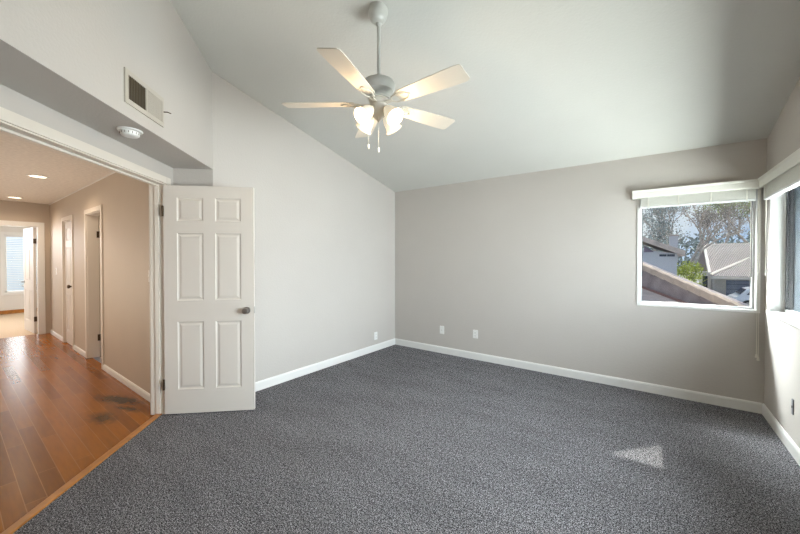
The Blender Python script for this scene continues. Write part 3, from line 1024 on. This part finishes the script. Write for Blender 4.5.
outlet((-3.89, HY, 1.226), 0, 'light switch on the hall wall just beyond the open white door', 'switch')
outlet((-8.42, HY, 1.17), 0, 'light switch far down the hall beside the end doorway', 'switch')

# ------------------------------------------------------------------ recessed hall lights
def downlight(x, y, label):
    o = thing('recessed_light', (x, y, HC), 0, label, 'ceiling light', 'recessed lights in the hall ceiling')
    T = Matrix.Translation((x, y, HC))
    MB().lathe([(0.098, 0.0), (0.098, -0.006), (0.078, -0.008), (0.074, 0.0)], T, 32, closed=True).build('trim_ring', TRIM, o, smooth=True)
    MB().lathe([(0.074, -0.001), (0.074, -0.004)], T, 32).build('lens', mat('warm_lens', (1, 1, 1), 0.5, emit=(1.0, 0.84, 0.60), estr=3.0), o)
    lamp('downlight', 'SPOT', (x, y, HC - 0.02), 34, (1.0, 0.80, 0.60), (0, 0, -1), spot_size=R(160), spot_blend=0.8, shadow_soft_size=0.07)
downlight(-6.01, 0.705, 'round recessed light glowing in the hall ceiling, the nearer one')
downlight(-8.39, 0.72, 'round recessed light glowing in the hall ceiling near the end doorway')

# ================================================================== outside
GZ = -1.75
struct(MB().box(-60, 80, 5.6, 120, GZ - 0.2, GZ).build('ground', ASPH))
# lower roof of this house, just beyond the window
lr = thing('lower_roof', (0.6, 6.5, 0.3), 0, 'brown shingled lower roof slanting down close outside the window', 'roof')
rA = Vector((-1.224, 9.82, 1.80)); rB = Vector((1.15, 5.70, 0.67))
vA = Vector((-1.224, 9.82, 1.163)); vB = Vector((1.15, 5.70, 0.517))
n_ = Vector((0.866, 0.50, 0)) * 0.18
b = MB()
b.slab([tuple(rA), tuple(rB), tuple(vB), tuple(vA)], n_)
b.build('end_wall', mat('brown_grey_stucco', (0.36, 0.31, 0.31), 0.95, noise_scale=4, noise_amt=0.22), lr)
b = MB()
b.tube([vA + Vector((-.03, -.02, 0)), vB + Vector((-.03, -.02, 0))], 0.028, 6)
b.build('valley_flashing', FLASH, lr)
b = MB()
b.slab([tuple(vA), tuple(vB), (1.15, 4.75, 0.30), (-1.9, 4.75, 0.42), (-1.9, 9.6, 1.16)], (0, 0, -0.10))
b.build('lower_slope', mat('sunlit_tan_roof', (0.62, 0.52, 0.45), 0.95, noise_scale=5, noise_amt=0.12), lr)  # slope lies in shade, so a sunlit tan is put into its colour
b = MB()
o_ = n_ * 0.6
b.slab([tuple(rA + o_), tuple(rB + o_), tuple(rB + n_ * 16 + Vector((0, 0, -2.6))), tuple(rA + n_ * 16 + Vector((0, 0, -2.6)))], (0, 0, -0.08))
b.build('upper_slope', SHINGLE, lr)
for i in range(18):
    t0, t1 = i / 18, (i + 1.10) / 18
    A_, B_ = rA.lerp(rB, t0), rA.lerp(rB, t1)
    u_ = n_.normalized()
    b = MB()
    sec = [(-.045, -.06), (-.04, .035), (0.0, .052), (0.05, .03), (0.05, -.05)]
    lo = [b.v(A_ + u_ * x + Vector((0, 0, z))) for x, z in sec]
    hi = [b.v(B_ + u_ * x * 1.08 + Vector((0, 0, z - .012))) for x, z in sec]
    b.bm.faces.new(lo[::-1]); b.bm.faces.new(hi)
    for k in range(5):
        l = (k + 1) % 5
        b.bm.faces.new((lo[k], lo[l], hi[l], hi[k]))
    b.build('ridge_cap', RIDGE, lr)

# tiled house to the right
hs = thing('neighbour_house', (6.5, 35, GZ), 0, 'beige single-storey house with a tiled gable roof and a dark garage door', 'house')
b = MB()
b.box(3.9, 15, 33.5, 44, GZ, 0.25)
b.box(3.66, 15, 32.0, 33.5, GZ, 0.15)
b.prism([(3.9, 33.6), (4.0, 33.6), (4.0, 39), (3.9, 39)], 0.2, lambda x, y: 0.25 + (y - 33.0) * 0.345)
b.build('wall', STUCCO, hs)
b = MB()
b.slab([(3.45, 32.6, 0.43), (16, 32.6, 0.43), (16, 39, 2.65), (3.79, 39, 2.65)], (0, 0, -0.14))
b.slab([(3.79, 39, 2.65), (16, 39, 2.65), (16, 45, 0.5), (3.79, 45, 0.5)], (0, 0, -0.14))
b.build('main_roof', TILES, hs)
b = MB()
b.slab([(3.44, 31.5, 0.20), (16, 31.5, 0.20), (16, 39.5, 2.42), (10.2, 39.5, 2.42), (6.195, 36.0, 1.40)], (0, 0, -0.10))
b.build('garage_roof', TILES, hs)
b = MB(); b.tube([(3.42, 31.5, 0.28), (6.195, 36.0, 1.50), (8.5, 38.9, 2.3)], 0.09, 6); b.build('hip_trim', FASCIA, hs)
b = MB(); b.slab([(3.40, 32.5, 0.40), (3.55, 32.5, 0.40), (3.87, 39, 2.72), (3.70, 39, 2.72)], (0, 0, -0.28)); b.build('rake_board', FASCIA, hs)
b = MB(); b.box(3.42, 16, 31.42, 31.52, 0.0, 0.16); b.build('eave_board', FASCIA, hs)
b = MB()
b.box(4.26, 6.9, 31.93, 31.99, GZ, -0.10)
g = b.build('garage_door', GARAGE, hs)
b = MB()
for i in range(1, 5):
    b.box(4.26, 6.9, 31.91, 31.94, GZ + i * 0.34, GZ + i * 0.34 + 0.03)
b.build('door_panel_line', DARKWIN, g)
b = MB(); b.box(2.95, 3.15, 33.0, 33.2, GZ, 0.3); b.box(3.45, 3.6, 33.0, 33.2, GZ, 0.3); b.build('porch_post', FASCIA, hs)
b = MB(); b.slab([(2.75, 33.0, 0.30), (3.55, 33.0, 0.30), (3.55, 38, 0.30), (2.75, 38, 0.30)], (0, 0, 0.12)); b.build('porch_beam', FASCIA, hs)
b = MB(); b.slab([(2.85, 34.2, 0.40), (3.60, 33.6, 0.50), (3.75, 38.0, 2.30), (3.55, 38.2, 2.30)], (0.05, 0, -0.1)); b.build('porch_gable', mat('brown_gable_board', (0.33, 0.25, 0.20), 0.85), hs)
b = MB(); b.box(3.0, 3.64, 33.42, 33.48, GZ, 0.10); b.build('porch_screen', DARKWIN, hs)

# white house to the left, with a chimney
wh = thing('neighbour_house', (-1.5, 24, GZ), 0, 'white house with a chimney and a low sloping roof behind the shingled roof', 'house')
b = MB()
b.prism([(-6, 22.0), (1.13, 22.0), (1.13, 27), (-6, 27)], GZ, lambda x, y: 1.64 - 0.45 * (x - 1.13) if x > -2.0 else 1.64 + 0.45 * 2.3)
b.build('wall', WHITEWALL, wh)
b = MB()
b.slab([(1.42, 21.6, 1.50), (1.42, 27.4, 1.50), (-1.6, 27.4, 2.88), (-1.6, 21.6, 2.88)], (0, 0, 0.26))
b.slab([(-1.6, 21.6, 2.88), (-1.6, 27.4, 2.88), (-6.3, 27.4, 0.9), (-6.3, 21.6, 0.9)], (0, 0, 0.16))
b.build('roof', mat('tan_roof', (0.62, 0.52, 0.45), 0.9, noise_scale=3, noise_amt=0.2), wh)
b = MB(); b.box(0.90, 1.27, 24, 24.5, 1.2, 2.62); ch = b.build('chimney', WHITEWALL, wh)
b = MB(); b.box(0.86, 1.31, 23.95, 24.55, 2.62, 2.70); b.build('chimney_cap', STUCCO, ch)
b = MB(); b.box(0.42, 1.04, 21.96, 22.01, 1.49, 1.60); w_ = b.build('window', DARKWIN, wh)
b = MB(); b.box(0.72, 0.735, 21.94, 21.97, 1.49, 1.60); b.build('mullion', VINYL, w_)
b = MB(); b.slab([(-0.22, 21.95, 2.05), (-0.22, 21.95, 1.72), (0.20, 21.95, 1.72)], (0, 0.08, 0)); b.build('gable_window', mat('purple_shaded_glazing', (0.16, 0.13, 0.18), 0.4), wh)

# white car on the driveway
car = thing('car', (5.4, 29, GZ), 0, 'white car parked on the driveway in front of the garage', 'car')
CX, CY = 4.05, 28.6
prof = [(0.0, 0.35), (0.02, 0.62), (0.12, 0.78), (0.30, 0.86), (0.42, 0.95), (0.72, 1.28), (0.95, 1.36), (2.6, 1.38), (3.3, 1.30), (3.9, 0.92), (4.3, 0.84), (4.36, 0.45), (4.3, 0.28), (0.1, 0.28)]
SC_ = 1.0
b = MB()
lo, hi = [], []
ins = lambda z: 0.0 if z < 0.9 else (z - 0.9) * 0.35
for x, z in prof:
    lo.append(b.v((CX + x, CY + ins(z), GZ + z * SC_)))
    hi.append(b.v((CX + x, CY + 1.75 - ins(z), GZ + z * SC_)))
b.bm.faces.new(lo[::-1]); b.bm.faces.new(hi)
for i in range(len(prof)):
    j = (i + 1) % len(prof)
    b.bm.faces.new((lo[i], lo[j], hi[j], hi[i]))
b.build('body', CARW, car, bevel=0.04)
b = MB()
for x0, x1, x2, x3 in ((0.66, 1.50, 1.50, 0.92), (1.60, 2.55, 2.55, 1.60), (2.65, 3.55, 3.15, 2.65)):
    b.slab([(CX + x0, CY + ins(0.95) - 0.012, GZ + 0.95), (CX + x1, CY + ins(0.95) - 0.012, GZ + 0.95), (CX + x2, CY + ins(1.27) - 0.012, GZ + 1.27), (CX + x3, CY + ins(1.27) - 0.012, GZ + 1.27)], (0, 0.02, 0))
b.slab([(CX + 0.41, CY + 0.15, GZ + 0.97), (CX + 0.41, CY + 1.60, GZ + 0.97), (CX + 0.68, CY + 1.52, GZ + 1.26), (CX + 0.68, CY + 0.23, GZ + 1.26)], (-0.02, 0, 0.02))
b.build('window', DARKWIN, car)
for x in (0.75, 3.5):
    for yy in (0.0, 1.55):
        b = MB(); b.tube([(CX + x, CY + yy - 0.01, GZ + 0.32), (CX + x, CY + yy + 0.21, GZ + 0.32)], 0.32, 20); w_ = b.build('wheel', RUBBER, car)
        b = MB(); b.tube([(CX + x, CY + yy - 0.02, GZ + 0.32), (CX + x, CY + yy + 0.22, GZ + 0.32)], 0.19, 14); b.build('rim', NICKEL, w_)
for yy in (0.12, 1.38):
    b = MB(); b.box(CX - 0.005, CX + 0.06, CY + yy, CY + yy + 0.25, GZ + 0.60, GZ + 0.72); b.build('headlamp', PLATE, car)

# ------------------------------------------------------------------ trees
def branchy(b, p, d, ln, r, depth, rnd, tips, spread=0.55, seg=5):
    mid = p + d * ln * 0.5 + Vector((rnd.uniform(-1, 1), rnd.uniform(-1, 1), 0)) * ln * 0.06
    q_ = p + d * ln
    b.tube([p, mid, q_], [r, r * 0.85, r * 0.68], seg, cap=False)
    if depth == 0:
        tips.append(q_)
        return
    if depth <= 2: tips.append(q_)
    n = 3 if rnd.random() < 0.7 else 2
    for i in range(n):
        nd_ = (d + Vector((rnd.uniform(-1, 1), rnd.uniform(-1, 1), rnd.uniform(-0.35, 0.75))) * spread).normalized()
        branchy(b, q_, nd_, ln * rnd.uniform(0.62, 0.82), r * 0.62, depth - 1, rnd, tips, spread, max(3, seg - 1))

def leaves(b, centers, n, rad, size, rnd):
    for c in centers:
        for i in range(n):
            p = c + Vector((rnd.gauss(0, 1), rnd.gauss(0, 1), rnd.gauss(0, 0.7))) * rad
            u = Vector((rnd.uniform(-1, 1), rnd.uniform(-1, 1), rnd.uniform(-1, 1))).normalized()
            w = u.cross(Vector((rnd.uniform(-1, 1), rnd.uniform(-1, 1), rnd.uniform(-1, 1)))).normalized()
            s = size * rnd.uniform(0.6, 1.4)
            b.bm.faces.new([b.bm.verts.new(p + u * s), b.bm.verts.new(p + w * s * 0.45), b.bm.verts.new(p - u * s), b.bm.verts.new(p - w * s * 0.45)])

def tree(x, y, label, seed, h0, r0, depth, leafm=None, nleaf=0, lrad=0.3, lsize=0.1, spread=0.6, name='tree', lean=(0, 0), bark=None):
    rnd = random.Random(seed)
    t = thing(name, (x, y, GZ), 0, label, 'tree')
    b = MB(); tips = []
    branchy(b, Vector((x, y, GZ)), Vector((lean[0], lean[1], 1)).normalized(), h0, r0, depth, rnd, tips, spread, 7)
    b.build('trunk', bark or BARK, t)
    if leafm:
        b = MB(); leaves(b, tips, nleaf, lrad, lsize, rnd)
        b.build('foliage', leafm, t)
    return t
tree(2.35, 33.5, 'bare pale-branched tree left of the gable of the tiled house', 5, 2.3, 0.20, 6, LEAFT, 3, 0.25, 0.05, 0.62)
tree(6.0, 49, 'bare tree rising behind the tiled roof', 11, 2.6, 0.18, 6, LEAFT, 6, 0.30, 0.06, 0.60)
tree(-0.3, 40, 'grey-green tree at the left edge of the window view', 31, 2.2, 0.16, 5, LEAFD, 9, 0.40, 0.08, 0.62)
tree(2.6, 60, 'spreading grey-green tree behind the chimney', 43, 3.6, 0.26, 5, LEAFD, 9, 0.5, 0.11, 0.62)
tree(9.6, 55, 'broad olive-green tree above the tiled roof', 57, 3.9, 0.26, 5, LEAFG, 15, 0.6, 0.12, 0.62)
tree(16.0, 62, 'tall dark tree at the right of the window view', 63, 5.4, 0.30, 5, LEAFD, 18, 0.7, 0.15, 0.62)
# hazy wooded rise closing the view
rn = random.Random(9)
b = MB(); cs = [Vector((rn.uniform(-20, 40), rn.uniform(84, 94), GZ + rn.uniform(0.5, 7.0 + 2 * noise.noise(Vector((rn.random() * 9, 0, 0)))))) for i in range(420)]
leaves(b, cs, 18, 1.2, 0.45, rn)
tag(b.build('distant_woods', LEAFD), 'band of distant grey-green woodland along the horizon', 'woodland', kind='stuff')
# yellow-green bush
rn = random.Random(4)
bu = thing('bush', (2.0, 29, GZ), 0, 'bright yellow-green bush between the white house and the tiled house', 'bush')
b = MB(); cs = [Vector((2.0 + rn.uniform(-.55, .55), 29 + rn.uniform(-.5, .5), GZ + rn.uniform(0.4, 2.75))) for i in range(110)]
leaves(b, cs, 30, 0.2, 0.07, rn)
b.build('foliage', LEAFY, bu)
b = MB()
for i in range(6):
    b.tube([(2.0, 29, GZ), (2.0 + rn.uniform(-.4, .4), 29 + rn.uniform(-.4, .4), GZ + 1.9)], [0.05, 0.02], 5)
b.build('stem', BARK, bu)
# cypress shape added out of view, only to keep sun off the far window
rn = random.Random(8)
cy = thing('tree', (5.45, 10.4, GZ), 0, 'unseen cypress shape added beyond the right wall to block the sun', 'tree')
b = MB(); cs = []
for i in range(900):
    z = rn.uniform(0.8, 11.0)
    rr = 0.60 * min(1, (11.6 - z) / 3.0) * math.sqrt(rn.random())
    a = rn.uniform(0, 6.283)
    cs.append(Vector((5.45 + rr * math.cos(a), 10.4 + rr * math.sin(a), GZ + z)))
leaves(b, cs, 16, 0.10, 0.09, rn)
b.build('foliage', LEAFD, cy)
b = MB(); b.tube([(5.45, 10.4, GZ), (5.45, 10.4, GZ + 10.5)], [0.22, 0.04], 8); b.build('trunk', BARK, cy)
